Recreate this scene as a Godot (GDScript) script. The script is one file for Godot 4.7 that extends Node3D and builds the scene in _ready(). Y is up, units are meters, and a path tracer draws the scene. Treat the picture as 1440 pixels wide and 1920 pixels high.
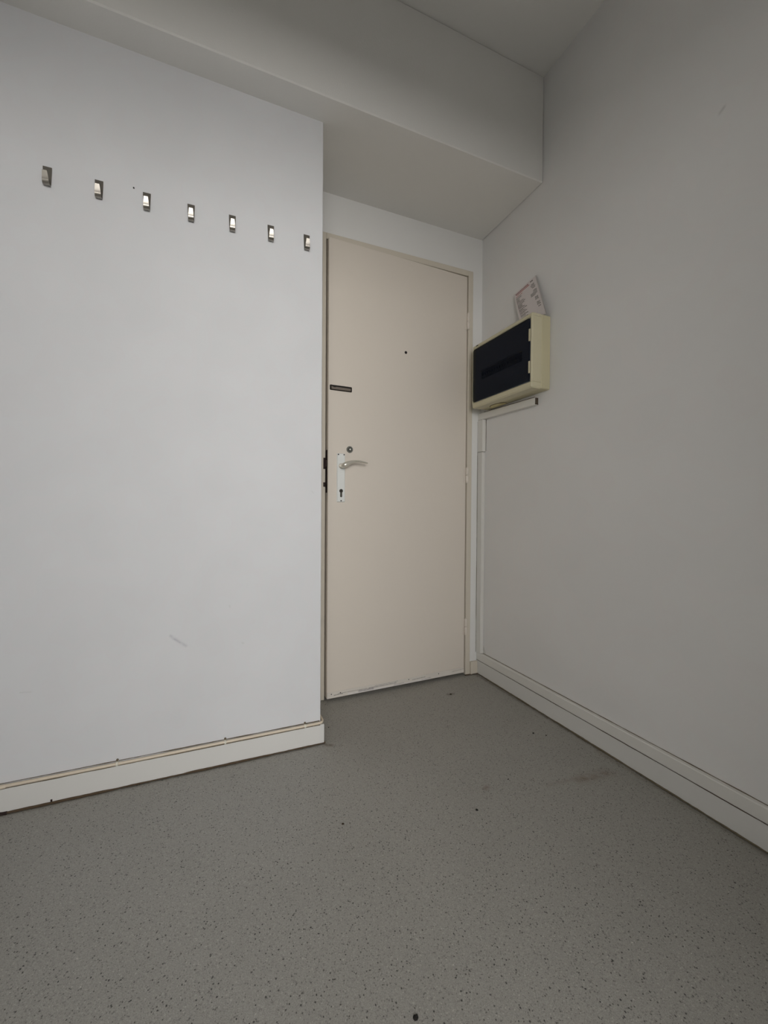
extends Node3D
# An empty entrance hall: a hook panel on the left, a front door in a low niche, an electrical box on the right wall.
# x runs along the door wall (right wall at 0), z comes towards the camera (door wall at 0), y is up.

const CAM := Vector3(-1.3194, 0.8693, 1.8162)
const SOFFIT := 2.255        # underside of the dropped part over the door
const CEIL := 2.70
const PZ := 0.3224           # face of the hook panel
const PX := -0.9318          # right edge of the hook panel
const LX := -1.868           # side wall left of the frame
const RZ := 2.12             # partition behind the camera
const FZ := 4.2              # window wall of the room behind

var used := {}
var rng := RandomNumberGenerator.new()
var M := {}

# ---------------------------------------------------------------- helpers
func numbered(n: String) -> String:
	if not used.has(n):
		used[n] = 0
		return n
	used[n] += 1
	return "%s_%03d" % [n, used[n]]

func sft() -> SurfaceTool:
	var st := SurfaceTool.new()
	st.begin(Mesh.PRIMITIVE_TRIANGLES)
	st.set_smooth_group(-1)
	return st

func face(st: SurfaceTool, v: Array, out: Vector3, uvs: Array = []) -> void:
	var n: Vector3 = (v[2] - v[0]).cross(v[1] - v[0])
	var rev: bool = n.dot(out) < 0.0
	for i in range(1, v.size() - 1):
		var t := [0, i, i + 1]
		if rev:
			t = [0, i + 1, i]
		for k in t:
			if uvs.size() > 0:
				st.set_uv(uvs[k])
			st.add_vertex(v[k])

# box from corner a to corner b with chamfered edges, placed by xf
func bx(st: SurfaceTool, a: Vector3, b: Vector3, ch: float = 0.0, xf: Transform3D = Transform3D()) -> void:
	var c := (a + b) * 0.5
	var h := ((b - a) * 0.5).abs()
	ch = min(ch, min(h.x, min(h.y, h.z)) * 0.98)
	st.set_smooth_group(-1)
	for ax in 3:
		var u := (ax + 1) % 3
		var w := (ax + 2) % 3
		for s in [-1.0, 1.0]:
			var q: Array = []
			for k in [[-1, -1], [1, -1], [1, 1], [-1, 1]]:
				var p := Vector3.ZERO
				p[ax] = s * h[ax]
				p[u] = k[0] * (h[u] - ch)
				p[w] = k[1] * (h[w] - ch)
				q.append(xf * (c + p))
			var o := Vector3.ZERO
			o[ax] = s
			face(st, q, xf.basis * o)
	if ch <= 0.0:
		return
	for ax in 3:          # edges along ax
		var u := (ax + 1) % 3
		var w := (ax + 2) % 3
		for su in [-1.0, 1.0]:
			for sw in [-1.0, 1.0]:
				var q: Array = []
				for k in [[-1, 0], [1, 0], [1, 1], [-1, 1]]:
					var p := Vector3.ZERO
					p[ax] = k[0] * (h[ax] - ch)
					p[u] = su * (h[u] - (ch if k[1] == 1 else 0.0))
					p[w] = sw * (h[w] - (ch if k[1] == 0 else 0.0))
					q.append(xf * (c + p))
				var o := Vector3.ZERO
				o[u] = su
				o[w] = sw
				face(st, q, xf.basis * o)
	for sx in [-1.0, 1.0]:
		for sy in [-1.0, 1.0]:
			for sz in [-1.0, 1.0]:
				var s := Vector3(sx, sy, sz)
				var q: Array = []
				for ax in 3:
					var p := Vector3.ZERO
					for k in 3:
						p[k] = s[k] * (h[k] - (0.0 if k == ax else ch))
					q.append(xf * (c + p))
				face(st, q, xf.basis * s)

# polygon (in the xy plane of xf) given depth along z, front edge bevelled by ch
func ext(st: SurfaceTool, pts: PackedVector2Array, z0: float, z1: float, ch: float = 0.0, xf: Transform3D = Transform3D()) -> void:
	st.set_smooth_group(-1)
	if Geometry2D.is_polygon_clockwise(pts):
		pts.reverse()
	var inner := pts
	if ch > 0.0:
		inner = PackedVector2Array()
		var n := pts.size()
		for i in n:
			var d0 := (pts[i] - pts[(i - 1 + n) % n]).normalized()
			var d1 := (pts[(i + 1) % n] - pts[i]).normalized()
			var n0 := Vector2(-d0.y, d0.x)
			var n1 := Vector2(-d1.y, d1.x)
			var m := (n0 + n1).normalized()
			inner.append(pts[i] + m * ch / max(0.35, m.dot(n0)))
	for tri in [[inner, z1, 1.0], [pts, z0, -1.0]]:
		var idx := Geometry2D.triangulate_polygon(tri[0])
		for i in range(0, idx.size(), 3):
			var q: Array = []
			for k in 3:
				var p: Vector2 = tri[0][idx[i + k]]
				q.append(xf * Vector3(p.x, p.y, tri[1]))
			face(st, q, xf.basis * Vector3(0, 0, tri[2]))
	var zs := z1 - ch
	for i in pts.size():
		var j := (i + 1) % pts.size()
		var e := pts[j] - pts[i]
		var o := xf.basis * Vector3(e.y, -e.x, 0)
		face(st, [xf * Vector3(pts[i].x, pts[i].y, z0), xf * Vector3(pts[j].x, pts[j].y, z0), xf * Vector3(pts[j].x, pts[j].y, zs), xf * Vector3(pts[i].x, pts[i].y, zs)], o)
		if ch > 0.0:
			face(st, [xf * Vector3(pts[i].x, pts[i].y, zs), xf * Vector3(pts[j].x, pts[j].y, zs), xf * Vector3(inner[j].x, inner[j].y, z1), xf * Vector3(inner[i].x, inner[i].y, z1)], o + xf.basis * Vector3(0, 0, e.length()))

# tube through pts; rad = Vector2 (across, along up) per point; elliptical
func tube(st: SurfaceTool, pts: Array, rad: Array, sides: int = 12, up: Vector3 = Vector3.UP) -> void:
	var rings: Array = []
	var n := pts.size()
	for i in n:
		var d: Vector3 = (pts[min(i + 1, n - 1)] - pts[max(i - 1, 0)]).normalized()
		var sx := d.cross(up)
		if sx.length() < 0.05:
			sx = d.cross(Vector3.RIGHT)
		sx = sx.normalized()
		var sy := sx.cross(d).normalized()
		var ring: Array = []
		for k in sides:
			var a := TAU * k / sides
			ring.append(pts[i] + sx * cos(a) * rad[i].x + sy * sin(a) * rad[i].y)
		rings.append(ring)
	st.set_smooth_group(0)
	for i in n - 1:
		for k in sides:
			var k2 := (k + 1) % sides
			var mid: Vector3 = (rings[i][k] + rings[i + 1][k2]) * 0.5 - (pts[i] + pts[i + 1]) * 0.5
			face(st, [rings[i][k], rings[i][k2], rings[i + 1][k2], rings[i + 1][k]], mid)
	st.set_smooth_group(-1)
	face(st, rings[0], pts[0] - pts[1])
	face(st, rings[n - 1], pts[n - 1] - pts[n - 2])

func rod(st: SurfaceTool, a: Vector3, b: Vector3, r: float, sides: int = 16, ch: float = 0.0) -> void:
	if ch <= 0.0:
		tube(st, [a, b], [Vector2(r, r), Vector2(r, r)], sides)
		return
	var d := (b - a).normalized() * ch
	tube(st, [a, a + d, b - d, b], [Vector2(r - ch, r - ch), Vector2(r, r), Vector2(r, r), Vector2(r - ch, r - ch)], sides)

func obj(called: String, st: SurfaceTool, m: Material, parent: Node = null) -> MeshInstance3D:
	st.generate_normals()
	var o := MeshInstance3D.new()
	o.mesh = st.commit()
	o.material_override = null
	o.mesh.surface_set_material(0, m)
	if parent == null:
		o.name = numbered(called)
		add_child(o, true)
	else:
		o.name = called
		parent.add_child(o, true)
	return o

func tag(o: Node, label: String, category: String, group: String = "", kind: String = "") -> void:
	o.set_meta("label", label)
	if category:
		o.set_meta("category", category)
	if group:
		o.set_meta("group", group)
	if kind:
		o.set_meta("kind", kind)

func struct(o: Node, label: String, category: String = "") -> Node:
	tag(o, label, category, "", "structure")
	return o

func root(called: String, at: Vector3, turn: float = 0.0) -> Node3D:
	var o := Node3D.new()
	o.name = numbered(called)
	o.position = at
	o.rotation.y = turn
	add_child(o, true)
	return o

func circle(c: Vector2, r: float, n: int = 24) -> PackedVector2Array:
	var p := PackedVector2Array()
	for i in n:
		p.append(c + Vector2(cos(TAU * i / n), sin(TAU * i / n)) * r)
	return p

func rrect(a: Vector2, b: Vector2, r: float, n: int = 5) -> PackedVector2Array:
	var p := PackedVector2Array()
	var cs := [Vector2(b.x - r, b.y - r), Vector2(a.x + r, b.y - r), Vector2(a.x + r, a.y + r), Vector2(b.x - r, a.y + r)]
	for q in 4:
		for i in n + 1:
			var t := PI * 0.5 * (q + float(i) / n)
			p.append(cs[q] + Vector2(cos(t), sin(t)) * r)
	return p

# ---------------------------------------------------------------- materials
func mat(c: Color, rough: float = 0.6, metal: float = 0.0, spec: float = 0.5) -> StandardMaterial3D:
	var m := StandardMaterial3D.new()
	m.albedo_color = c
	m.roughness = rough
	m.metallic = metal
	m.metallic_specular = spec
	return m

func bumpy(m: StandardMaterial3D, freq: float, scale: float, tile: float, seed_: int) -> void:
	var n := FastNoiseLite.new()
	n.seed = seed_
	n.frequency = freq
	n.fractal_octaves = 3
	var t := NoiseTexture2D.new()
	t.width = 512
	t.height = 512
	t.seamless = true
	t.noise = n
	t.as_normal_map = true
	t.bump_strength = 4.0
	m.normal_enabled = true
	m.normal_texture = t
	m.normal_scale = scale
	m.uv1_triplanar = true
	m.uv1_world_triplanar = true
	m.uv1_scale = Vector3.ONE / tile

func floor_texture() -> ImageTexture:
	var n := 1024
	var data := PackedFloat32Array()
	data.resize(n * n)
	for i in n * n:
		data[i] = 1.0 + rng.randf_range(-0.11, 0.11)
	# flecks of the vinyl chip pattern: dark, mid and pale
	for k in 26000:
		var x := rng.randi() % n
		var y := rng.randi() % n
		var kind := rng.randf()
		var r := rng.randf_range(0.8, 2.0)
		var f := 0.86
		if kind < 0.085:
			f = rng.randf_range(0.28, 0.5)
			r = rng.randf_range(0.9, 2.3)
		elif kind < 0.35:
			f = rng.randf_range(0.68, 0.85)
		elif kind > 0.66:
			f = rng.randf_range(1.05, 1.17)
		var sx := rng.randf_range(0.7, 1.4)
		var w := int(ceil(r * 1.5))
		for dy in range(-w, w + 1):
			for dx in range(-w, w + 1):
				var d := sqrt(dx * dx * sx + dy * dy / sx) / r
				if d < 1.0:
					var j := ((y + dy + n) % n) * n + (x + dx + n) % n
					data[j] *= lerpf(f, 1.0, d * d * 0.7)
	var bytes := PackedByteArray()
	bytes.resize(n * n * 3)
	for i in n * n:
		var v: float = clampf(data[i] * 158.0, 0.0, 255.0)
		bytes[i * 3] = int(v)
		bytes[i * 3 + 1] = int(v * 0.985)
		bytes[i * 3 + 2] = int(v * 0.945)
	var img := Image.create_from_data(n, n, false, Image.FORMAT_RGB8, bytes)
	img.generate_mipmaps()
	return ImageTexture.create_from_image(img)

# smooth mottling of old paint with a few marks; px per metre s; marks: [x, y, x2, y2, width, strength, tint]
func wall_texture(w: int, h: int, s: float, base: Color, marks: Array, amount: float, seed_: int) -> ImageTexture:
	var n := FastNoiseLite.new()
	n.seed = seed_
	n.frequency = 0.0042
	n.fractal_octaves = 3
	var img := Image.create(w, h, false, Image.FORMAT_RGB8)
	for y in h:
		for x in w:
			var k := 1.0 + n.get_noise_2d(x, y) * amount
			img.set_pixel(x, y, Color(base.r * k, base.g * k, base.b * k))
	for m in marks:
		var a := Vector2(m[0], m[1]) * s
		var b := Vector2(m[2], m[3]) * s
		var wd: float = m[4] * s
		var x0: int = max(0, int(min(a.x, b.x) - wd * 2))
		var x1: int = min(w - 1, int(max(a.x, b.x) + wd * 2))
		var y0: int = max(0, int(min(a.y, b.y) - wd * 2))
		var y1: int = min(h - 1, int(max(a.y, b.y) + wd * 2))
		for y in range(y0, y1 + 1):
			for x in range(x0, x1 + 1):
				var p := Vector2(x, y)
				var q := Geometry2D.get_closest_point_to_segment(p, a, b)
				var d := p.distance_to(q) / wd
				var al: float = exp(-d * d * 2.0) * m[5] * (0.75 + 0.5 * n.get_noise_2d(x * 14.0, y * 14.0))
				if al > 0.004:
					img.set_pixel(x, y, img.get_pixel(x, y).lerp(m[6], clampf(al, 0.0, 1.0)))
	img.generate_mipmaps()
	return ImageTexture.create_from_image(img)

func textured(t: Texture2D, rough: float) -> StandardMaterial3D:
	var m := mat(Color.WHITE, rough)
	m.albedo_texture = t
	m.texture_filter = BaseMaterial3D.TEXTURE_FILTER_LINEAR_WITH_MIPMAPS_ANISOTROPIC
	return m

# ---------------------------------------------------------------- scene
func _ready() -> void:
	rng.seed = 4711
	view_and_light()
	make_materials()
	room()
	rear_room()
	door()
	panel_trim()
	electrical_box()
	trunking()
	for i in 7:
		coat_hook(i)
	small_things()

func view_and_light() -> void:
	var cam := Camera3D.new()
	cam.name = "camera"
	cam.fov = 101.573
	cam.near = 0.02
	cam.transform = Transform3D(Basis(Vector3.UP, -0.4021) * Basis(Vector3.RIGHT, -0.0126) * Basis(Vector3.BACK, 0.0067), CAM)
	add_child(cam)
	cam.current = true
	var e := Environment.new()
	var sky := Sky.new()
	var sm := ProceduralSkyMaterial.new()
	sm.sky_top_color = Color(0.62, 0.72, 0.86)
	sm.sky_horizon_color = Color(0.86, 0.89, 0.93)
	sm.ground_horizon_color = Color(0.6, 0.6, 0.58)
	sm.ground_bottom_color = Color(0.4, 0.4, 0.38)
	sky.sky_material = sm
	e.background_mode = Environment.BG_SKY
	e.sky = sky
	e.background_energy_multiplier = 1.0
	e.tonemap_mode = Environment.TONE_MAPPER_LINEAR
	e.tonemap_exposure = 1.0
	e.sdfgi_enabled = true
	e.ssao_enabled = true
	e.ssil_enabled = true
	var we := WorldEnvironment.new()
	we.name = "world"
	we.environment = e
	add_child(we)
	# the overcast sky outside, entering only through the window of the room behind the camera
	var l := AreaLight3D.new()
	l.name = "overcast_sky_light"
	l.area_size = Vector2(12.0, 3.4)
	l.light_energy = 132.0
	l.light_color = Color(1.0, 0.99, 0.975)
	l.shadow_enabled = true
	l.set("area_range", 16.0)
	l.set("area_attenuation", 2.0)
	l.position = Vector3(-0.9, 2.3, FZ + 3.2)
	add_child(l)

func make_materials() -> void:
	M.wall = mat(Color(0.92, 0.918, 0.91), 0.72, 0.0, 0.35)
	bumpy(M.wall, 0.06, 0.10, 0.35, 5)
	M.ceiling = mat(Color(0.935, 0.93, 0.915), 0.9, 0.0, 0.2)
	bumpy(M.ceiling, 0.09, 0.12, 0.3, 8)
	M.white = mat(Color(0.86, 0.855, 0.84), 0.5)
	M.plinth = mat(Color(0.87, 0.865, 0.85), 0.45)
	M.trunk = mat(Color(0.885, 0.877, 0.855), 0.45)
	M.cream = mat(Color(0.895, 0.86, 0.815), 0.42)
	bumpy(M.cream, 0.03, 0.05, 0.6, 3)
	M.cream2 = mat(Color(0.85, 0.818, 0.76), 0.45)
	M.pipe = mat(Color(0.87, 0.815, 0.735), 0.4)
	M.clip = mat(Color(0.90, 0.88, 0.82), 0.4)
	M.grime = mat(Color(0.33, 0.27, 0.20), 0.9)
	M.grime2 = mat(Color(0.42, 0.38, 0.31), 0.9)
	M.dark = mat(Color(0.05, 0.045, 0.04), 0.6)
	M.rust = mat(Color(0.19, 0.13, 0.12), 0.75, 0.2)
	M.plastic = mat(Color(0.82, 0.792, 0.675), 0.38)
	M.plastic2 = mat(Color(0.80, 0.77, 0.64), 0.42)
	M.tint = mat(Color(0.05, 0.075, 0.13, 0.58), 0.16, 0.0, 0.16)
	M.tint.transparency = BaseMaterial3D.TRANSPARENCY_ALPHA
	M.breaker = mat(Color(0.05, 0.05, 0.06), 0.6)
	M.inner = mat(Color(0.62, 0.65, 0.72), 0.6)
	M.steel = mat(Color(0.60, 0.58, 0.55), 0.30, 1.0)
	M.alu = mat(Color(0.95, 0.96, 0.95), 0.32, 0.2)
	M.nickel = mat(Color(0.86, 0.845, 0.80), 0.28, 0.6)
	M.bronze = mat(Color(0.36, 0.32, 0.28), 0.4, 0.6)
	M.bronze_dark = mat(Color(0.14, 0.12, 0.10), 0.5, 0.3)
	M.brass = mat(Color(0.55, 0.52, 0.45), 0.35, 0.9)
	M.sweep = mat(Color(0.87, 0.845, 0.81), 0.45)
	M.paper_back = mat(Color(0.80, 0.78, 0.76), 0.7)
	M.yellow = mat(Color(0.84, 0.79, 0.58), 0.45)
	M.crumb = mat(Color(0.09, 0.08, 0.065), 0.9)
	M.crumb_brown = mat(Color(0.24, 0.19, 0.14), 0.9)

func room() -> void:
	# floor: vinyl, stained by vertex colours where it is dirty
	var fm := mat(Color(1, 1, 1), 0.42, 0.0, 0.4)
	fm.albedo_texture = floor_texture()
	fm.texture_filter = BaseMaterial3D.TEXTURE_FILTER_LINEAR_WITH_MIPMAPS_ANISOTROPIC
	fm.vertex_color_use_as_albedo = true
	var st := SurfaceTool.new()
	st.begin(Mesh.PRIMITIVE_TRIANGLES)
	var nn := FastNoiseLite.new()
	nn.seed = 21
	nn.frequency = 3.0
	var stains := [   # x0,z0,x1,z1,width,strength,colour
		[-0.33, 0.822, -0.20, 0.842, 0.010, 0.30, Color(0.55, 0.45, 0.35)],
		[-0.22, 0.842, -0.10, 0.852, 0.019, 0.45, Color(0.55, 0.42, 0.33)],
		[-0.525, 0.764, -0.515, 0.756, 0.009, 0.5, Color(0.5, 0.36, 0.3)],
		[-0.285, 0.165, -0.262, 0.163, 0.009, 0.7, Color(0.3, 0.25, 0.2)],
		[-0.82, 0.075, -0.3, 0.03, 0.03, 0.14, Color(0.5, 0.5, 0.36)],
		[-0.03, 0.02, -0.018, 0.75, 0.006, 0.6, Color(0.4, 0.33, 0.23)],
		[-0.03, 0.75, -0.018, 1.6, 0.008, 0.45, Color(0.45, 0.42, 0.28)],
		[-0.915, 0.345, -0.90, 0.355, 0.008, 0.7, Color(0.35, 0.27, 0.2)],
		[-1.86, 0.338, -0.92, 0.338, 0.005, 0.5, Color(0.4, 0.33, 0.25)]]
	var step := 0.008
	var x0 := LX
	var nx := int(ceil(-x0 / step))
	var nz := int(ceil(1.5 / step))
	var cols: Array = []
	for j in nz + 1:
		var row := PackedColorArray()
		for i in nx + 1:
			var p := Vector2(x0 + i * step, j * step)
			var c := Color(1, 1, 1)
			var m := 1.0 + 0.05 * nn.get_noise_2d(p.x, p.y)
			c = Color(m, m, m)
			for s in stains:
				var q := Geometry2D.get_closest_point_to_segment(p, Vector2(s[0], s[1]), Vector2(s[2], s[3]))
				var d: float = p.distance_to(q) / s[4]
				if d < 2.2:
					var a: float = s[5] * exp(-d * d) * clampf(0.85 + 1.1 * nn.get_noise_2d(p.x * 14.0, p.y * 14.0), 0.0, 1.4)
					c = c.lerp(s[6], clampf(a, 0.0, 1.0))
			row.append(c)
		cols.append(row)
	var put := func(i: int, j: int) -> void:
		var p := Vector3(x0 + i * step, 0, j * step)
		st.set_color(cols[j][i])
		st.set_normal(Vector3.UP)
		st.set_uv(Vector2(p.x, p.z) / 0.8)
		st.add_vertex(p)
	for j in nz:
		for i in nx:
			put.call(i, j); put.call(i + 1, j); put.call(i + 1, j + 1)
			put.call(i, j); put.call(i + 1, j + 1); put.call(i, j + 1)
	# the rest of the floor: under the door, behind the camera, and its thickness
	for r in [[x0, -0.5, 0.0, 0.0], [x0, nz * step, 0.0, RZ]]:
		var q := [Vector3(r[0], 0, r[1]), Vector3(r[2], 0, r[1]), Vector3(r[2], 0, r[3]), Vector3(r[0], 0, r[3])]
		for k in [0, 1, 2, 0, 2, 3]:
			st.set_color(Color.WHITE)
			st.set_normal(Vector3.UP)
			st.set_uv(Vector2(q[k].x, q[k].z) / 0.8)
			st.add_vertex(q[k])
	var fo := MeshInstance3D.new()
	fo.name = "floor"
	st.generate_tangents()
	fo.mesh = st.commit()
	fo.mesh.surface_set_material(0, fm)
	add_child(fo)
	struct(fo, "grey speckled vinyl floor with small stains along its edges", "floor")
	var slab := sft()
	bx(slab, Vector3(-3.1, -0.15, -0.6), Vector3(1.1, -0.004, FZ + 0.2))
	obj("floor_slab", slab, M.white, fo)

	# pale flooring of the room behind the camera
	var rf := sft()
	bx(rf, Vector3(-3.0, -0.1, RZ), Vector3(1.0, 0.0, FZ))
	obj("pale_flooring", rf, mat(Color(0.89, 0.88, 0.86), 0.5), fo)

	# hook panel: a block beside the door niche; its face has its own paint texture
	var marks := [
		[0.443, 1.812, 0.487, 1.849, 0.0060, 0.22, Color(0.52, 0.52, 0.56)],
		[0.452, 1.822, 0.47, 1.836, 0.0035, 0.16, Color(0.48, 0.48, 0.54)],
		[0.06, 1.93, 0.085, 1.932, 0.002, 0.2, Color(0.6, 0.6, 0.58)],
		[0.66, 1.86, 0.665, 1.862, 0.003, 0.16, Color(0.6, 0.6, 0.58)],
		[0.62, 1.73, 0.622, 1.735, 0.003, 0.15, Color(0.6, 0.6, 0.58)],
		[0.90, 1.34, 0.905, 1.345, 0.003, 0.12, Color(0.6, 0.6, 0.55)]]
	var wt := wall_texture(840, 2048, 905.0, Color(0.872, 0.874, 0.882), marks, 0.012, 31)
	var wm := textured(wt, 0.62)
	var pst := sft()
	bx(pst, Vector3(LX, 0, -0.1), Vector3(PX, SOFFIT + 0.02, PZ - 0.003), 0.0)
	var wl := obj("wall_left", pst, M.wall)
	struct(wl, "pale white painted hook panel wall left of the door", "wall")
	var fst := sft()
	var y1 := 2048.0 / 905.0
	face(fst, [Vector3(LX, 0, PZ), Vector3(PX - 0.002, 0, PZ), Vector3(PX - 0.002, y1, PZ), Vector3(LX, y1, PZ)], Vector3.BACK, [Vector2(0, 1), Vector2((PX - 0.002 - LX) * 905.0 / 840.0, 1), Vector2((PX - 0.002 - LX) * 905.0 / 840.0, 0), Vector2(0, 0)])
	face(fst, [Vector3(PX - 0.002, 0, PZ), Vector3(PX, 0, PZ - 0.003), Vector3(PX, y1, PZ - 0.003), Vector3(PX - 0.002, y1, PZ)], Vector3(1, 0, 1), [Vector2(0.99, 1), Vector2(1, 1), Vector2(1, 0), Vector2(0.99, 0)])
	obj("painted_face", fst, wm, wl)

	# door wall with its opening
	var b := sft()
	bx(b, Vector3(-0.0575, 0, -0.14), Vector3(0.02, SOFFIT + 0.02, 0))
	bx(b, Vector3(PX - 0.1, 2.079, -0.14), Vector3(-0.0575, SOFFIT + 0.02, 0))
	var wb := obj("wall_back", b, M.wall)
	struct(wb, "white wall around and above the cream door", "wall")
	# a closed landing behind the door
	var ld := sft()
	bx(ld, Vector3(PX - 0.1, 0, -0.6), Vector3(0.02, 2.3, -0.5))
	bx(ld, Vector3(PX - 0.1, 0, -0.5), Vector3(PX - 0.02, 2.3, -0.1))
	bx(ld, Vector3(0.0, 0, -0.5), Vector3(0.1, 2.3, -0.14))
	bx(ld, Vector3(PX - 0.1, 2.1, -0.5), Vector3(0.02, 2.3, -0.14))
	var lo := obj("wall_landing", ld, M.wall)
	struct(lo, "dark landing walls glimpsed through the door gap", "wall")

	# right wall, with a faint smudge
	var rm := wall_texture(1024, 1180, 437.0, Color(0.905, 0.90, 0.892), [
		[1.092, 0.724, 1.102, 0.716, 0.006, 0.24, Color(0.5, 0.5, 0.49)],
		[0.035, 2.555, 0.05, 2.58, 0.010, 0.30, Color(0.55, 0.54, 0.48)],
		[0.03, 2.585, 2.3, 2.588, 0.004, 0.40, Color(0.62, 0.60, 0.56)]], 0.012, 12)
	var rs := sft()
	var ty := 1180.0 / 437.0
	var tz := 1024.0 / 437.0
	face(rs, [Vector3(0, 0, 0), Vector3(0, 0, tz), Vector3(0, ty, tz), Vector3(0, ty, 0)], Vector3.LEFT, [Vector2(0, 1), Vector2(1, 1), Vector2(1, 0), Vector2(0, 0)])
	var rt := textured(rm, 0.7)
	var wr := obj("wall_right", rs, rt)
	struct(wr, "plain white right wall running back to the door corner", "wall")
	var rs2 := sft()
	bx(rs2, Vector3(0.002, 0, -0.14), Vector3(0.14, CEIL + 0.1, RZ))
	obj("wall_core", rs2, M.wall, wr)

	# side wall just out of the picture on the left
	var ls := sft()
	bx(ls, Vector3(LX - 0.12, 0, -0.1), Vector3(LX, CEIL + 0.1, RZ))
	struct(obj("wall_side", ls, M.wall), "white side wall at the left end of the hook panel", "wall")

	# ceiling with the dropped bulkhead over niche and hook panel
	var c := sft()
	bx(c, Vector3(-3.1, CEIL, -0.14), Vector3(1.1, CEIL + 0.2, FZ + 0.2))
	var co := obj("ceiling", c, M.ceiling)
	struct(co, "white painted ceiling above the dropped part", "ceiling")
	var k := sft()
	bx(k, Vector3(LX, SOFFIT, -0.14), Vector3(0.0, CEIL, 0.4228), 0.004)
	obj("bulkhead", k, M.ceiling, co)

	# skirting boards
	var s := sft()
	bx(s, Vector3(LX, 0.003, PZ - 0.01), Vector3(PX + 0.0115, 0.0712, PZ + 0.0115), 0.002)
	bx(s, Vector3(PX - 0.01, 0.003, 0.0), Vector3(PX + 0.0115, 0.0712, PZ + 0.005), 0.002)
	var bl := obj("baseboard_left", s, M.plinth)
	struct(bl, "low white baseboard under the pipe on the hook wall", "baseboard")
	ribbon("sealant_line", [Vector3(LX, 0.0035, PZ + 0.0125), Vector3(PX + 0.013, 0.0035, PZ + 0.0125)], 0.0028, M.grime, bl, 77)
	ribbon("sealant_line", [Vector3(PX + 0.0125, 0.0035, PZ + 0.012), Vector3(PX + 0.0125, 0.0035, 0.0)], 0.0028, M.grime, bl, 78)
	ribbon("sealant_line", [Vector3(LX, 0.006, PZ + 0.0125), Vector3(LX + 0.035, 0.0035, PZ + 0.0125)], 0.0055, M.rust, bl, 83)
	# a chip and a nail stub at the foot of the board
	var ch := sft()
	bx(ch, Vector3(-1.735, 0.002, PZ + 0.0108), Vector3(-1.730, 0.0135, PZ + 0.0126), 0.001)
	obj("paint_chip", ch, M.rust, bl)

	var r := sft()
	bx(r, Vector3(-0.0150, 0.002, 0.0), Vector3(0.001, 0.0718, RZ), 0.0015)
	var br := obj("baseboard_right", r, M.plinth)
	struct(br, "white baseboard with a trunking strip on top, along the right wall", "baseboard")
	var r2 := sft()
	bx(r2, Vector3(-0.0165, 0.0732, -0.0), Vector3(0.001, 0.1134, RZ), 0.0025)
	obj("trunking_strip", r2, M.trunk, br)
	ribbon("sealant_line", [Vector3(-0.0158, 0.003, 0.0), Vector3(-0.0158, 0.003, 1.7)], 0.0026, M.grime2, br, 79)
	ribbon("dust_line", [Vector3(-0.0008, 0.1139, 0.0), Vector3(-0.0008, 0.1139, 1.7)], 0.0013, M.grime2, br, 80)
	ribbon("joint_line", [Vector3(-0.0152, 0.0725, 0.0), Vector3(-0.0152, 0.0725, 1.7)], 0.0008, M.grime, br, 81)
	var bb := sft()
	bx(bb, Vector3(-0.0575, 0.002, 0.0), Vector3(-0.0150, 0.068, 0.012), 0.002)
	var bo := obj("baseboard_back", bb, M.cream2)
	struct(bo, "short cream baseboard stub between door frame and corner", "baseboard")
	ribbon("sealant_line", [Vector3(-0.0900, 0.003, 0.0065), Vector3(-0.015, 0.003, 0.0135)], 0.0034, M.grime, bo, 82)

# an irregular thin bead along a polyline
func ribbon(called: String, pts: Array, r: float, m: Material, parent: Node, seed_: int) -> void:
	var g := RandomNumberGenerator.new()
	g.seed = seed_
	var st := sft()
	for i in pts.size() - 1:
		var a: Vector3 = pts[i]
		var b: Vector3 = pts[i + 1]
		var n := int(max(4, (b - a).length() / 0.012))
		var p: Array = []
		var rr: Array = []
		var w := 1.0
		for k in n + 1:
			w = clampf(w + g.randf_range(-0.28, 0.28), 0.75, 1.5)
			p.append(a.lerp(b, float(k) / n) + Vector3(0, g.randf_range(-0.15, 0.15) * r, 0))
			rr.append(Vector2(r * w, r * w * 0.9))
		tube(st, p, rr, 6)
	obj(called, st, m, parent)

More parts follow.
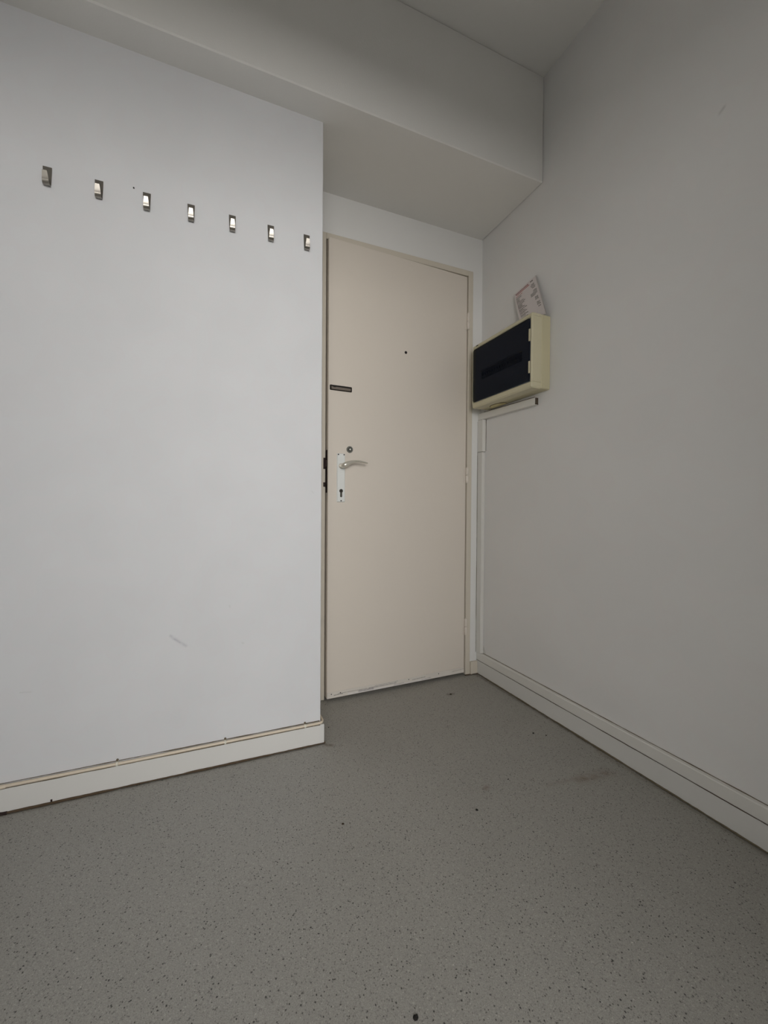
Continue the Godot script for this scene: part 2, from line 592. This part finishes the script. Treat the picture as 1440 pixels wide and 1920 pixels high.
func rear_room() -> void:
	# partition behind the camera with a wide doorway
	var p := sft()
	bx(p, Vector3(-0.67, 0, RZ), Vector3(0.14, CEIL, RZ + 0.1))
	bx(p, Vector3(LX, 2.0, RZ), Vector3(-0.67, CEIL, RZ + 0.1))
	struct(obj("wall_front", p, M.wall), "white partition with a wide doorway behind the viewer", "wall")
	var w := sft()
	bx(w, Vector3(-3.1, 0, RZ), Vector3(-3.0, CEIL, FZ + 0.1))
	bx(w, Vector3(1.0, 0, RZ), Vector3(1.1, CEIL, FZ + 0.1))
	bx(w, Vector3(-3.0, 0, RZ), Vector3(LX, CEIL, RZ + 0.1))
	bx(w, Vector3(0.14, 0, RZ), Vector3(1.0, CEIL, RZ + 0.1))
	struct(obj("wall_room", w, M.wall), "white walls of the room behind the viewer", "wall")
	var f := sft()
	var a := Vector2(-2.75, 0.98)
	var b := Vector2(-0.32, 2.22)
	bx(f, Vector3(-3.0, 0, FZ), Vector3(a.x, CEIL, FZ + 0.2))
	bx(f, Vector3(b.x, 0, FZ), Vector3(1.0, CEIL, FZ + 0.2))
	bx(f, Vector3(a.x, 0, FZ), Vector3(b.x, a.y, FZ + 0.2))
	bx(f, Vector3(a.x, b.y, FZ), Vector3(b.x, CEIL, FZ + 0.2))
	struct(obj("wall_window", f, M.wall), "white window wall far behind the viewer", "wall")
	var win := root("window_1", Vector3((a.x + b.x) * 0.5, a.y, FZ))
	struct(win, "wide window in the room behind the viewer", "window")
	var fr := sft()
	var hx := (b.x - a.x) * 0.5
	var hh := b.y - a.y
	bx(fr, Vector3(-hx, 0, 0.05), Vector3(-hx + 0.05, hh, 0.10), 0.004)
	bx(fr, Vector3(hx - 0.05, 0, 0.05), Vector3(hx, hh, 0.10), 0.004)
	bx(fr, Vector3(-hx, 0, 0.05), Vector3(hx, 0.05, 0.10), 0.004)
	bx(fr, Vector3(-hx, hh - 0.05, 0.05), Vector3(hx, hh, 0.10), 0.004)
	obj("window_frame", fr, M.white, win)

func door() -> void:
	# frame
	var f := sft()
	bx(f, Vector3(-0.0852, 0.002, -0.13), Vector3(-0.0575, 2.079, 0.0040), 0.002)
	bx(f, Vector3(PX - 0.02, 0.002, -0.13), Vector3(-0.8330, 2.079, 0.0040), 0.002)
	bx(f, Vector3(-0.8330, 2.0518, -0.13), Vector3(-0.0852, 2.079, 0.0040), 0.002)
	var fo := obj("trim_1", f, M.cream2)
	struct(fo, "cream painted door frame around the front door", "door frame")
	var rb := sft()
	bx(rb, Vector3(-0.105, 0.002, -0.13), Vector3(-0.085, 2.053, -0.048), 0.002)
	bx(rb, Vector3(-0.8331, 0.002, -0.13), Vector3(-0.813, 2.053, -0.048), 0.002)
	bx(rb, Vector3(-0.8331, 2.035, -0.13), Vector3(-0.085, 2.0536, -0.048), 0.002)
	obj("door_stop", rb, M.cream2, fo)
	for y in [[1.035, 1.085], [0.956, 0.976]]:
		var sk := sft()
		bx(sk, Vector3(-0.8425, y[0], -0.03), Vector3(-0.8322, y[1], 0.0050), 0.001)
		obj("strike_plate", sk, M.rust, fo)
	ribbon("paint_crack", [Vector3(PX + 0.081, 0.3, 0.0042), Vector3(PX + 0.081, 1.42, 0.0042)], 0.0009, M.grime2, fo, 90)

	# leaf, hinged on the right and a finger's width ajar; local x from -0.7394 (lock side) to 0 (hinge side)
	var d := root("door_1", Vector3(-0.0876, 0, -0.0041), deg_to_rad(2.0618))
	struct(d, "flat cream front door standing slightly ajar", "door")
	var s := sft()
	bx(s, Vector3(-0.7394, 0.013, -0.040), Vector3(-0.001, 2.05, 0.0), 0.0015)
	obj("leaf", s, M.cream, d)
	var lk := sft()
	bx(lk, Vector3(-0.7402, 0.93, -0.031), Vector3(-0.739, 1.12, -0.009), 0.0003)
	bx(lk, Vector3(-0.748, 1.045, -0.027), Vector3(-0.739, 1.075, -0.014), 0.001)
	obj("lock_edge", lk, M.rust, d)
	# sweep along the foot of the leaf
	var sw := sft()
	var pl := PackedVector2Array()
	pl.append(Vector2(-0.7385, 0.0135))
	pl.append(Vector2(-0.002, 0.0135))
	for i in 24:
		var t := float(i) / 23.0
		pl.append(Vector2(lerpf(-0.002, -0.7385, t), 0.0400 + 0.0010 * sin(t * 9.0) + 0.0006 * sin(t * 31.0)))
	ext(sw, pl, -0.0005, 0.0018, 0.0008)
	var swt := wall_texture(1024, 64, 1384.0, Color(0.885, 0.86, 0.825), [
		[0.10, 0.020, 0.40, 0.026, 0.007, 0.55, Color(0.93, 0.925, 0.93)],
		[0.40, 0.024, 0.52, 0.020, 0.006, 0.50, Color(0.93, 0.925, 0.93)],
		[0.03, 0.014, 0.07, 0.013, 0.0022, 0.85, Color(0.36, 0.34, 0.33)],
		[0.05, 0.010, 0.19, 0.011, 0.0016, 0.60, Color(0.45, 0.43, 0.42)],
		[0.15, 0.016, 0.22, 0.017, 0.0055, 0.62, Color(0.50, 0.48, 0.49)],
		[0.20, 0.012, 0.34, 0.011, 0.0040, 0.60, Color(0.52, 0.50, 0.51)],
		[0.23, 0.006, 0.35, 0.004, 0.0014, 0.60, Color(0.45, 0.43, 0.43)],
		[0.33, 0.020, 0.38, 0.018, 0.0035, 0.45, Color(0.60, 0.58, 0.58)],
		[0.43, 0.012, 0.50, 0.010, 0.0030, 0.60, Color(0.50, 0.49, 0.49)],
		[0.48, 0.020, 0.53, 0.018, 0.0022, 0.50, Color(0.52, 0.50, 0.50)],
		[0.66, 0.010, 0.73, 0.006, 0.0030, 0.40, Color(0.58, 0.55, 0.50)]], 0.04, 55)
	var swm := textured(swt, 0.45)
	swm.metallic = 0.0
	var so := obj("door_sweep", sw, M.sweep, d)
	so.set_meta("label", "scuffed metal strip along the foot of the door")
	var sf := sft()
	face(sf, [Vector3(-0.737, 0.0145, 0.0022), Vector3(-0.003, 0.0145, 0.0022), Vector3(-0.003, 0.039, 0.0022), Vector3(-0.737, 0.039, 0.0022)], Vector3.BACK, [Vector2(0, 0.55), Vector2(0.99, 0.55), Vector2(0.99, 0.02), Vector2(0, 0.02)])
	obj("worn_face", sf, swm, so)
	for x in [-0.719, -0.6765, -0.3275, -0.157]:
		var sc := sft()
		ext(sc, circle(Vector2(x, 0.032), 0.0026, 10), 0.001, 0.0030, 0.0008)
		obj("screw", sc, M.bronze_dark, so)
	# hinges
	for y in [[1.7795, 1.8618], [0.9932, 1.0732], [0.2106, 0.2936]]:
		var ym: float = (y[0] + y[1]) * 0.5
		var h := sft()
		bx(h, Vector3(-0.016, y[0], -0.002), Vector3(-0.002, y[1], 0.0015), 0.0005)
		var ho := obj("hinge", h, M.cream, d)
		for seg in [[y[0], ym - 0.0012], [ym + 0.0012, y[1]]]:
			var kn := sft()
			rod(kn, Vector3(0.0018, seg[0], 0.0075), Vector3(0.0018, seg[1], 0.0075), 0.0072, 14, 0.0012)
			obj("knuckle", kn, M.cream, ho)
		var pin := sft()
		rod(pin, Vector3(0.0018, y[0] - 0.002, 0.0075), Vector3(0.0018, y[1] + 0.004, 0.0075), 0.0040, 10, 0.0012)
		obj("pin", pin, M.cream2, ho)
	# spy hole
	var pe := sft()
	rod(pe, Vector3(-0.3553, 1.607, -0.004), Vector3(-0.3553, 1.607, 0.0022), 0.0068, 18, 0.001)
	var po := obj("spyhole", pe, M.bronze_dark, d)
	var pel := sft()
	rod(pel, Vector3(-0.3553, 1.607, 0.002), Vector3(-0.3553, 1.607, 0.0028), 0.0040, 14, 0.0004)
	obj("lens", pel, M.dark, po)
	# bronze name-plate holder at eye height
	var n0 := Vector2(-0.7328, 1.3828)
	var n1 := Vector2(-0.6292, 1.4062)
	var nb := sft()
	ext(nb, rrect(n0, n1, 0.004), -0.001, 0.0022, 0.0008)
	var no := obj("name_holder", nb, M.bronze, d)
	no.set_meta("label", "small bronze name plate holder")
	var rim := sft()
	for e in [[n0.x + 0.002, n1.y - 0.0045, n1.x - 0.002, n1.y - 0.001], [n0.x + 0.002, n0.y + 0.001, n1.x - 0.002, n0.y + 0.0045], [n0.x + 0.001, n0.y + 0.003, n0.x + 0.0055, n1.y - 0.003], [n1.x - 0.0055, n0.y + 0.003, n1.x - 0.001, n1.y - 0.003]]:
		bx(rim, Vector3(e[0], e[1], 0.001), Vector3(e[2], e[3], 0.0052), 0.0012)
	obj("rim", rim, M.bronze_dark, no)
	var card := sft()
	ext(card, PackedVector2Array([Vector2(n0.x + 0.007, n0.y + 0.0045), Vector2(n1.x - 0.006, n0.y + 0.0045), Vector2(n1.x - 0.006, n1.y - 0.0085), Vector2(n0.x + 0.03, n1.y - 0.0075), Vector2(n0.x + 0.022, n1.y - 0.0105), Vector2(n0.x + 0.007, n1.y - 0.006)]), 0.001, 0.0034, 0.0004)
	obj("card", card, mat(Color(0.46, 0.42, 0.38), 0.55), no)
	var slot := sft()
	bx(slot, Vector3(n0.x + 0.008, n1.y - 0.0090, 0.0018), Vector3(n1.x - 0.007, n1.y - 0.0050, 0.0030), 0.0004)
	obj("slot", slot, M.dark, no)
	# upper bolt cylinder
	var cy := sft()
	rod(cy, Vector3(-0.6384, 1.1257, -0.002), Vector3(-0.6384, 1.1257, 0.0060), 0.0148, 28, 0.0022)
	var cyo := obj("lock_cylinder", cy, mat(Color(0.50, 0.51, 0.49), 0.42, 0.8), d)
	var rg := sft()
	rod(rg, Vector3(-0.6384, 1.1257, 0.004), Vector3(-0.6384, 1.1257, 0.0075), 0.0098, 24, 0.0010)
	obj("core", rg, mat(Color(0.33, 0.33, 0.31), 0.45, 0.8), cyo)
	var kt := sft()
	rod(kt, Vector3(-0.6384, 1.1257, 0.006), Vector3(-0.6384, 1.1257, 0.0086), 0.0042, 14, 0.0008)
	obj("plug", kt, M.alu, cyo)
	# long handle plate
	var hp := sft()
	var plate := PackedVector2Array()
	for v in rrect(Vector2(-0.6990, 0.8890), Vector2(-0.6612, 1.1055), 0.0032):
		plate.append(v)
	ext(hp, plate, -0.001, 0.0075, 0.0028)
	var ho2 := obj("handle_plate", hp, M.alu, d)
	for q in [Vector2(-0.6932, 1.1003), Vector2(-0.6668, 1.1003), Vector2(-0.6801, 0.8948)]:
		var sc := sft()
		ext(sc, circle(q, 0.0031, 14), 0.006, 0.0080, 0.0005)
		obj("screw", sc, M.bronze_dark, ho2)
	var kh := sft()
	var key := PackedVector2Array()
	for i in 19:      # euro profile: round head, narrow foot
		var t := deg_to_rad(-58.0 + 296.0 * i / 18.0)
		key.append(Vector2(-0.6802, 0.9385) + Vector2(cos(t), sin(t)) * 0.0086)
	for i in 9:
		var t := deg_to_rad(180.0 + 180.0 * i / 8.0)
		key.append(Vector2(-0.6802, 0.9150) + Vector2(cos(t), sin(t)) * 0.0048)
	ext(kh, key, 0.004, 0.0092, 0.0008)
	var ko := obj("key_cylinder", kh, mat(Color(0.36, 0.35, 0.32), 0.4, 0.8), d)
	var kc := sft()
	rod(kc, Vector3(-0.6802, 0.9385, 0.008), Vector3(-0.6802, 0.9385, 0.0098), 0.0056, 18, 0.0006)
	obj("plug", kc, mat(Color(0.26, 0.25, 0.23), 0.4, 0.8), ko)
	var ks := sft()
	bx(ks, Vector3(-0.6812, 0.9385, 0.0092), Vector3(-0.6792, 0.9436, 0.0101))
	obj("keyway", ks, M.dark, ko)
	# lever: neck and flattened, swept grip
	var nk := sft()
	rod(nk, Vector3(-0.6795, 1.0495, 0.006), Vector3(-0.6795, 1.0495, 0.010), 0.0125, 24, 0.001)
	rod(nk, Vector3(-0.6795, 1.0495, 0.009), Vector3(-0.6795, 1.0495, 0.058), 0.0108, 24, 0.003)
	var lv := obj("lever_handle", nk, M.nickel, d)
	var g := sft()
	tube(g, [Vector3(-0.6890, 1.0455, 0.054), Vector3(-0.6865, 1.0468, 0.054), Vector3(-0.6800, 1.0495, 0.0545), Vector3(-0.6721, 1.0540, 0.0545), Vector3(-0.6610, 1.0597, 0.0545), Vector3(-0.6462, 1.0655, 0.054), Vector3(-0.6312, 1.0686, 0.053), Vector3(-0.6160, 1.0692, 0.0525), Vector3(-0.6033, 1.0682, 0.052), Vector3(-0.5854, 1.0655, 0.052), Vector3(-0.5735, 1.0634, 0.052), Vector3(-0.5705, 1.0629, 0.052)],
		[Vector2(0.002, 0.003), Vector2(0.0062, 0.0085), Vector2(0.0088, 0.0118), Vector2(0.0090, 0.0112), Vector2(0.0088, 0.0090), Vector2(0.0086, 0.0068), Vector2(0.0084, 0.0056), Vector2(0.0084, 0.0050), Vector2(0.0082, 0.0047), Vector2(0.0078, 0.0044), Vector2(0.0062, 0.0036), Vector2(0.0020, 0.0014)], 18)
	obj("grip", g, M.nickel, lv)

func panel_trim() -> void:
	# painted copper pipe on top of the left baseboard, turning round the corner towards the door
	var p := root("water_pipe", Vector3(PX, 0.0767, PZ + 0.0075))
	tag(p, "thin cream painted pipe clipped along the top of the left baseboard", "pipe")
	var st := sft()
	var pts: Array = [Vector3(LX - PX, 0.0005, 0), Vector3(-0.60, -0.0005, 0), Vector3(-0.3, 0.0004, 0), Vector3(-0.012, 0, 0)]
	for i in 9:
		var t := PI * 0.5 * i / 8.0
		pts.append(Vector3(-0.010 + sin(t) * 0.019, 0.0, -0.019 + cos(t) * 0.019))
	pts.append(Vector3(0.009, 0.0, -0.06))
	pts.append(Vector3(0.009, 0.0, -0.31))
	var rr: Array = []
	for i in pts.size():
		rr.append(Vector2(0.0046, 0.0046))
	tube(st, pts, rr, 14)
	obj("tube", st, M.pipe, p)
	for x in [-1.5700, -1.2600, -0.9905]:
		var c := sft()
		bx(c, Vector3(x - PX - 0.0035, -0.0062, -0.009), Vector3(x - PX + 0.0035, 0.0085, -0.004), 0.001)
		rod(c, Vector3(x - PX - 0.0032, 0, 0), Vector3(x - PX + 0.0032, 0, 0), 0.0066, 14, 0.001)
		var co := obj("clip", c, M.clip, p)
		var s := sft()
		rod(s, Vector3(x - PX, 0.009, -0.007), Vector3(x - PX, 0.009, -0.002), 0.0036, 10, 0.0008)
		obj("screw", s, M.grime2, co)
	for seg in [[-0.926, -0.905], [-0.0305, -0.0285]]:
		var s := sft()
		rod(s, Vector3(seg[0], 0, 0), Vector3(seg[1], 0, 0), 0.0057, 14, 0.0008)
		obj("sleeve", s, M.pipe, p)
	ribbon("dirt_line", [Vector3(LX - PX, 0.0052, -0.0072), Vector3(-0.004, 0.0052, -0.0072)], 0.0014, M.grime2, p, 91)
	ribbon("dirt_line", [Vector3(LX - PX, -0.0052, 0.0024), Vector3(-0.004, -0.0052, 0.0024)], 0.0011, M.grime2, p, 92)

func electrical_box() -> void:
	# local frame: x out of the wall (towards the room is -x), y up, z along the wall
	var z0 := 0.062
	var z1 := 0.478
	var y0 := 1.361
	var y1 := 1.668
	var o := root("electrical_panel", Vector3(0, y0, (z0 + z1) * 0.5))
	tag(o, "cream plastic electrical panel with a dark tinted door on the right wall", "electrical panel")
	var hw := (z1 - z0) * 0.5
	var H := y1 - y0
	var b := sft()
	bx(b, Vector3(-0.048, 0.0015, -hw + 0.0015), Vector3(-0.0005, H - 0.0015, hw - 0.0015), 0.003)
	obj("body", b, M.plastic2, o)
	# cover: four rails round the door opening; margins as in the photo
	var wz0 := 0.068 - (z0 + z1) * 0.5
	var wz1 := 0.4645 - (z0 + z1) * 0.5
	var wy0 := 1.3890 - y0
	var wy1 := 1.6500 - y0
	var c := sft()
	bx(c, Vector3(-0.100, 0, -hw), Vector3(-0.047, wy0, hw), 0.005)
	bx(c, Vector3(-0.100, wy1, -hw), Vector3(-0.047, H, hw), 0.005)
	bx(c, Vector3(-0.100, wy0 - 0.006, -hw), Vector3(-0.047, wy1 + 0.006, wz0), 0.003)
	bx(c, Vector3(-0.100, wy0 - 0.006, wz1), Vector3(-0.047, wy1 + 0.006, hw), 0.005)
	var cov := obj("cover", c, M.plastic, o)
	var mk := sft()
	bx(mk, Vector3(-0.1008, H - 0.0095, -hw + 0.030), Vector3(-0.0995, H - 0.0050, -hw + 0.048), 0.0004)
	obj("latch_slot", mk, M.dark, cov)
	for t in [[1.553, 1.603], [1.4215, 1.4715]]:
		var hs := sft()
		bx(hs, Vector3(-0.1025, t[0] - y0, wz1 - 0.006), Vector3(-0.098, t[1] - y0, wz1 + 0.002), 0.001)
		obj("hinge", hs, M.plastic, cov)
	# inner plate with the breaker slot
	var ip := sft()
	var sy0 := 1.492 - y0
	var sy1 := 1.538 - y0
	var sz0 := -hw + 0.05
	var sz1 := hw - 0.075
	bx(ip, Vector3(-0.086, wy0, wz0), Vector3(-0.083, sy0, wz1))
	bx(ip, Vector3(-0.086, sy1, wz0), Vector3(-0.083, wy1, wz1))
	bx(ip, Vector3(-0.086, sy0, wz0), Vector3(-0.083, sy1, sz0))
	bx(ip, Vector3(-0.086, sy0, sz1), Vector3(-0.083, sy1, wz1))
	obj("inner_plate", ip, M.inner, o)
	var n := 16
	for i in n:
		var za := lerpf(sz0, sz1, float(i) / n)
		var zb := lerpf(sz0, sz1, float(i + 1) / n) - 0.0008
		var br := sft()
		bx(br, Vector3(-0.080, sy0 + 0.001, za), Vector3(-0.05, sy1 - 0.001, zb), 0.001)
		bx(br, Vector3(-0.087, (sy0 + sy1) * 0.5 - 0.006, za + 0.004), Vector3(-0.079, (sy0 + sy1) * 0.5 + 0.006, zb - 0.004), 0.001)
		obj("breaker", br, M.breaker, o)
	# tinted door with rounded top corner, notched at the two hinges
	var dr := sft()
	var pl := PackedVector2Array()
	var e := 0.0015
	for v in rrect(Vector2(wz0 + e, wy0 + e), Vector2(wz1 - e, wy1 - e), 0.010):
		pl.append(v)
	var xf := Transform3D(Basis(Vector3(0, 0, 1), Vector3(0, 1, 0), Vector3(-1, 0, 0)), Vector3(-0.0975, 0, 0))
	ext(dr, pl, 0.0, 0.0040, 0.0012, xf)
	var dro := obj("tinted_door", dr, M.tint, o)
	dro.set_meta("label", "dark blue tinted transparent door")
	# half-round cable knock-out in the underside
	var kp := sft()
	var arc := PackedVector2Array()
	for i in 17:
		var t := PI * i / 16.0
		arc.append(Vector2(cos(t) * 0.052, sin(t) * 0.036))
	var down := Transform3D(Basis(Vector3(0, 0, 1), Vector3(-1, 0, 0), Vector3(0, -1, 0)), Vector3(-0.022, 0.0005, -0.095))
	ext(kp, arc, 0.0, 0.004, 0.001, down)
	var kpo := obj("cable_knockout", kp, M.yellow, o)
	var kg: Array = []
	var kr: Array = []
	for i in 17:
		var t := PI * i / 16.0
		kg.append(Vector3(-0.022 - sin(t) * 0.037, 0.0, -0.095 + cos(t) * 0.0535))
		kr.append(Vector2(0.0016, 0.0016))
	var kgs := sft()
	tube(kgs, kg, kr, 6)
	obj("knockout_gap", kgs, M.grime, kpo)

func trunking() -> void:
	var h := root("cable_trunking", Vector3(0, 1.316, 0))
	tag(h, "short horizontal cable trunking directly under the electrical panel", "trunking")
	var s := sft()
	bx(s, Vector3(-0.020, 0.0055, 0.0), Vector3(0.0, 0.0375, 0.4095), 0.0015, Transform3D(Basis(Vector3.RIGHT, 0.022), Vector3.ZERO))
	obj("duct", s, M.trunk, h)
	var e := sft()
	bx(e, Vector3(-0.0185, -0.0018, 0.4088), Vector3(-0.0012, 0.0272, 0.4102))
	obj("open_end", e, mat(Color(0.30, 0.26, 0.21), 0.8), h)
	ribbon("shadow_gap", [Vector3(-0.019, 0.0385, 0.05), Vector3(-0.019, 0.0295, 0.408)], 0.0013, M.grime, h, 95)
	var v := root("cable_trunking", Vector3(0, 0.1140, 0))
	tag(v, "tall vertical cable trunking in the corner beside the door frame", "trunking")
	var a := sft()
	bx(a, Vector3(-0.0195, 0.0, 0.0), Vector3(0.0, 1.040, 0.0385), 0.002)
	obj("lower_cover", a, M.trunk, v)
	var b := sft()
	bx(b, Vector3(-0.0215, 1.0415, 0.0), Vector3(0.0, 1.206, 0.044), 0.002)
	obj("upper_cover", b, M.trunk, v)
	ribbon("gap_line", [Vector3(-0.0008, 1.045, 0.0448), Vector3(-0.0008, 1.205, 0.0448)], 0.0012, M.grime2, v, 96)
	ribbon("gap_line", [Vector3(-0.0200, 0.0, 0.0006), Vector3(-0.0200, 1.200, 0.0006)], 0.0010, M.grime2, v, 97)

func coat_hook(i: int) -> void:
	var x := -1.7395 + i * 0.12465
	var o := root("coat_hook", Vector3(x, 1.836, PZ), 0.0)
	var near := ["first from the left end of the hook row, farthest from the door", "second from the left end, just left of the stray nail", "third from the left, just right of the stray nail", "middle one of the row of seven", "third from the door side of the row", "second from the door side of the row", "nearest to the door and the panel edge"]
	tag(o, "steel coat hook, " + near[i], "hook", "steel coat hooks in a row on the left wall")
	# profile: y, z of the strip's middle, and half width
	var back: Array = [[0.000, 0.0014, 0.0108], [-0.008, 0.0014, 0.0107], [-0.028, 0.0014, 0.0097], [-0.0465, 0.0014, 0.0088]]
	var front: Array = []
	var r := 0.0096
	for k in 11:
		var t := PI + PI * k / 10.0
		front.append([-0.0465 + sin(t) * r, 0.0014 + r + cos(t) * r, 0.0088 - 0.00012 * k])
	front.append([-0.0420, 0.0014 + 2 * r + 0.0008, 0.0073])
	front.append([-0.0345, 0.0014 + 2 * r + 0.0029, 0.0065])
	front.append([-0.0260, 0.0014 + 2 * r + 0.0054, 0.0055])
	strip("plate", back, o)
	strip("curl", front, o)

func strip(called: String, pr: Array, parent: Node) -> void:
	var st := sft()
	st.set_smooth_group(-1)
	var th := 0.0009
	var l: Array = []
	for i in pr.size():
		var a: Array = pr[max(i - 1, 0)]
		var b: Array = pr[min(i + 1, pr.size() - 1)]
		var d := Vector2(b[0] - a[0], b[1] - a[1]).normalized()
		var n := Vector2(-d.y, d.x)
		l.append([Vector2(pr[i][0], pr[i][1]) + n * th, Vector2(pr[i][0], pr[i][1]) - n * th, pr[i][2]])
	var P := func(i: int, s: int, w: float) -> Vector3:
		var q: Vector2 = l[i][s]
		return Vector3(w * l[i][2], q.x, q.y)
	for i in pr.size() - 1:
		var mid: Vector3 = (P.call(i, 0, 0.0) + P.call(i, 1, 0.0) + P.call(i + 1, 0, 0.0) + P.call(i + 1, 1, 0.0)) * 0.25
		for s in 2:
			var q := [P.call(i, s, -1.0), P.call(i, s, 1.0), P.call(i + 1, s, 1.0), P.call(i + 1, s, -1.0)]
			st.set_smooth_group(1 + s)
			face(st, q, P.call(i, s, 0.0) - (P.call(i, 0, 0.0) + P.call(i, 1, 0.0)) * 0.5)
		st.set_smooth_group(-1)
		for w in [-1.0, 1.0]:
			face(st, [P.call(i, 0, w), P.call(i, 1, w), P.call(i + 1, 1, w), P.call(i + 1, 0, w)], Vector3(w, 0, 0))
	for i in [0, pr.size() - 1]:
		face(st, [P.call(i, 0, -1.0), P.call(i, 1, -1.0), P.call(i, 1, 1.0), P.call(i, 0, 1.0)], P.call(i, 0, 0.0) - P.call(1 if i == 0 else i - 1, 0, 0.0))
	obj(called, st, M.steel, parent)

func leaflet_texture() -> ImageTexture:
	var w := 300
	var h := 480
	var img := Image.create(w, h, false, Image.FORMAT_RGB8)
	img.fill(Color(0.86, 0.83, 0.82))
	var line := func(x: int, y: int, len: int, t: int, c: Color) -> void:
		var at := x
		while at < x + len:          # words of uneven length
			var k: int = min(6 + rng.randi() % 16, x + len - at)
			img.fill_rect(Rect2i(at, y, k, t), c)
			at += k + 3
	var red := Color(0.62, 0.16, 0.17)
	var ink := Color(0.30, 0.28, 0.27)
	var grey := Color(0.44, 0.42, 0.40)
	line.call(20, 20, 180, 11, Color(0.42, 0.10, 0.12))
	line.call(228, 18, 34, 12, ink)
	line.call(30, 38, 180, 8, red)
	img.fill_rect(Rect2i(28, 48, 190, 2), red)
	line.call(20, 66, 90, 7, red)
	for r in [[18, 84, 74], [18, 97, 74], [18, 112, 42], [18, 124, 42], [18, 136, 46], [18, 150, 92], [18, 168, 110], [20, 186, 96], [20, 200, 60], [20, 212, 58], [20, 224, 62], [20, 238, 88], [22, 258, 110], [22, 272, 56], [22, 286, 80], [24, 304, 96], [24, 320, 70], [26, 340, 100], [26, 356, 64], [28, 376, 90]]:
		line.call(r[0], r[1], r[2], 8, ink if r[2] > 85 else grey)
	for r in [[232, 62, 40], [222, 76, 46], [226, 92, 52], [236, 108, 36], [240, 142, 44], [236, 156, 48], [200, 172, 84], [200, 186, 80], [198, 200, 60], [240, 232, 38], [240, 246, 36], [238, 260, 42], [246, 300, 38], [246, 314, 34], [244, 328, 40], [250, 352, 34]]:
		line.call(r[0], r[1], r[2], 9, grey)
	return ImageTexture.create_from_image(img)

func sheet(called: String, q: Array, bow: float, m: Material, parent: Node) -> void:
	# a thin sheet of paper through four corners (TL, TR, BR, BL), bowed away from the wall
	var st := sft()
	var n := 8
	var at := func(u: float, v: float) -> Vector3:
		var a: Vector3 = q[0].lerp(q[1], u)
		var b: Vector3 = q[3].lerp(q[2], u)
		return a.lerp(b, v) + Vector3(-bow * sin(PI * v) - bow * 0.6 * sin(PI * u), 0, 0)
	st.set_smooth_group(0)
	for side in [0.0, 0.0005]:
		for j in n:
			for i in n:
				var c: Array = []
				var uv: Array = []
				for k in [[0, 0], [1, 0], [1, 1], [0, 1]]:
					var u := float(i + k[0]) / n
					var v := float(j + k[1]) / n
					c.append(at.call(u, v) + Vector3(side, 0, 0))
					uv.append(Vector2(u, v))
				st.set_smooth_group(1 if side == 0.0 else 2)
				face(st, c, Vector3(-1 if side == 0.0 else 1, 0, 0), uv)
	st.generate_normals()
	obj(called, st, m, parent)

func lump(st: SurfaceTool, r: float, seed_: int) -> void:
	var g := RandomNumberGenerator.new()
	g.seed = seed_
	var rings := 5
	var seg := 8
	var v: Array = []
	for j in rings + 1:
		var row: Array = []
		var a := PI * 0.5 * j / rings
		for i in seg:
			var t := TAU * i / seg
			var k := r * g.randf_range(0.75, 1.2)
			if j == rings:
				k = r
			row.append(Vector3(cos(t) * cos(a) * k, sin(a) * k * 0.65, sin(t) * cos(a) * k * 0.8))
		v.append(row)
	st.set_smooth_group(0)
	for j in rings:
		for i in seg:
			var i2 := (i + 1) % seg
			face(st, [v[j][i], v[j][i2], v[j + 1][i2], v[j + 1][i]], v[j][i] + v[j + 1][i2] + Vector3(0, 0.0001, 0))
	face(st, v[0], Vector3.DOWN)

func small_things() -> void:
	# folded price leaflet standing on the electrical panel, leaning on the wall
	var at := Vector3(-0.033, 1.669, 0.408)
	var p := root("leaflet", at)
	tag(p, "white folded leaflet with red heading leaning on top of the electrical panel", "leaflet")
	var pm := textured(leaflet_texture(), 0.6)
	var q := [Vector3(-0.010, 1.8545, 0.2575), Vector3(-0.008, 1.8752, 0.3906), Vector3(-0.034, 1.669, 0.482), Vector3(-0.0327, 1.672, 0.335)]
	var q2: Array = []
	var q3: Array = []
	for k in 4:
		q2.append(q[k] - at)
		q3.append(q[k] - at + Vector3(0.004, 0.0035 if k < 2 else 0.0, 0.0015))
	sheet("front_page", q2, 0.002, pm, p)
	sheet("back_page", q3, 0.0012, M.paper_back, p)
	# stray nail in the wall between second and third hook
	var n := root("nail", Vector3(-1.5255, 1.8415, PZ))
	tag(n, "tiny dark nail head in the left wall among the hooks", "nail")
	var s := sft()
	rod(s, Vector3(0, 0, -0.002), Vector3(0, 0, 0.003), 0.0021, 10, 0.0005)
	obj("head", s, M.bronze_dark, n)
	# bits of dirt on the floor
	var bits := [
		[-0.1587, 0.5721, 0.0042, "black crumb on the floor by the right baseboard, larger of a close pair"],
		[-0.1242, 0.6025, 0.0030, "black crumb on the floor by the right baseboard, smaller of a close pair"],
		[-0.6037, 0.8289, 0.0042, "lone black crumb in mid floor left of the brown stain"],
		[-0.4291, 0.7537, 0.0024, "tiny black crumb just left of the brown floor stain"],
		[-0.9742, 0.7319, 0.0038, "brown crumb on the floor in front of the hook panel corner"],
		[-0.9907, 1.1950, 0.0052, "dark round crumb at the bottom edge of the photo"],
		[-0.8762, 0.2315, 0.0026, "tiny dark crumb on the floor beside the panel corner"],
		[-0.2743, 0.1643, 0.0050, "flat brown crumb on the floor in front of the door"]]
	for i in bits.size():
		var c := sft()
		lump(c, bits[i][2], 300 + i)
		var m: Material = M.crumb_brown if i in [4, 7] else M.crumb
		var o := obj("crumb", c, m)
		o.position = Vector3(bits[i][0], 0.0, bits[i][1])
		o.rotation.y = i * 1.3
		tag(o, bits[i][3], "crumb", "dirt crumbs on the vinyl floor")
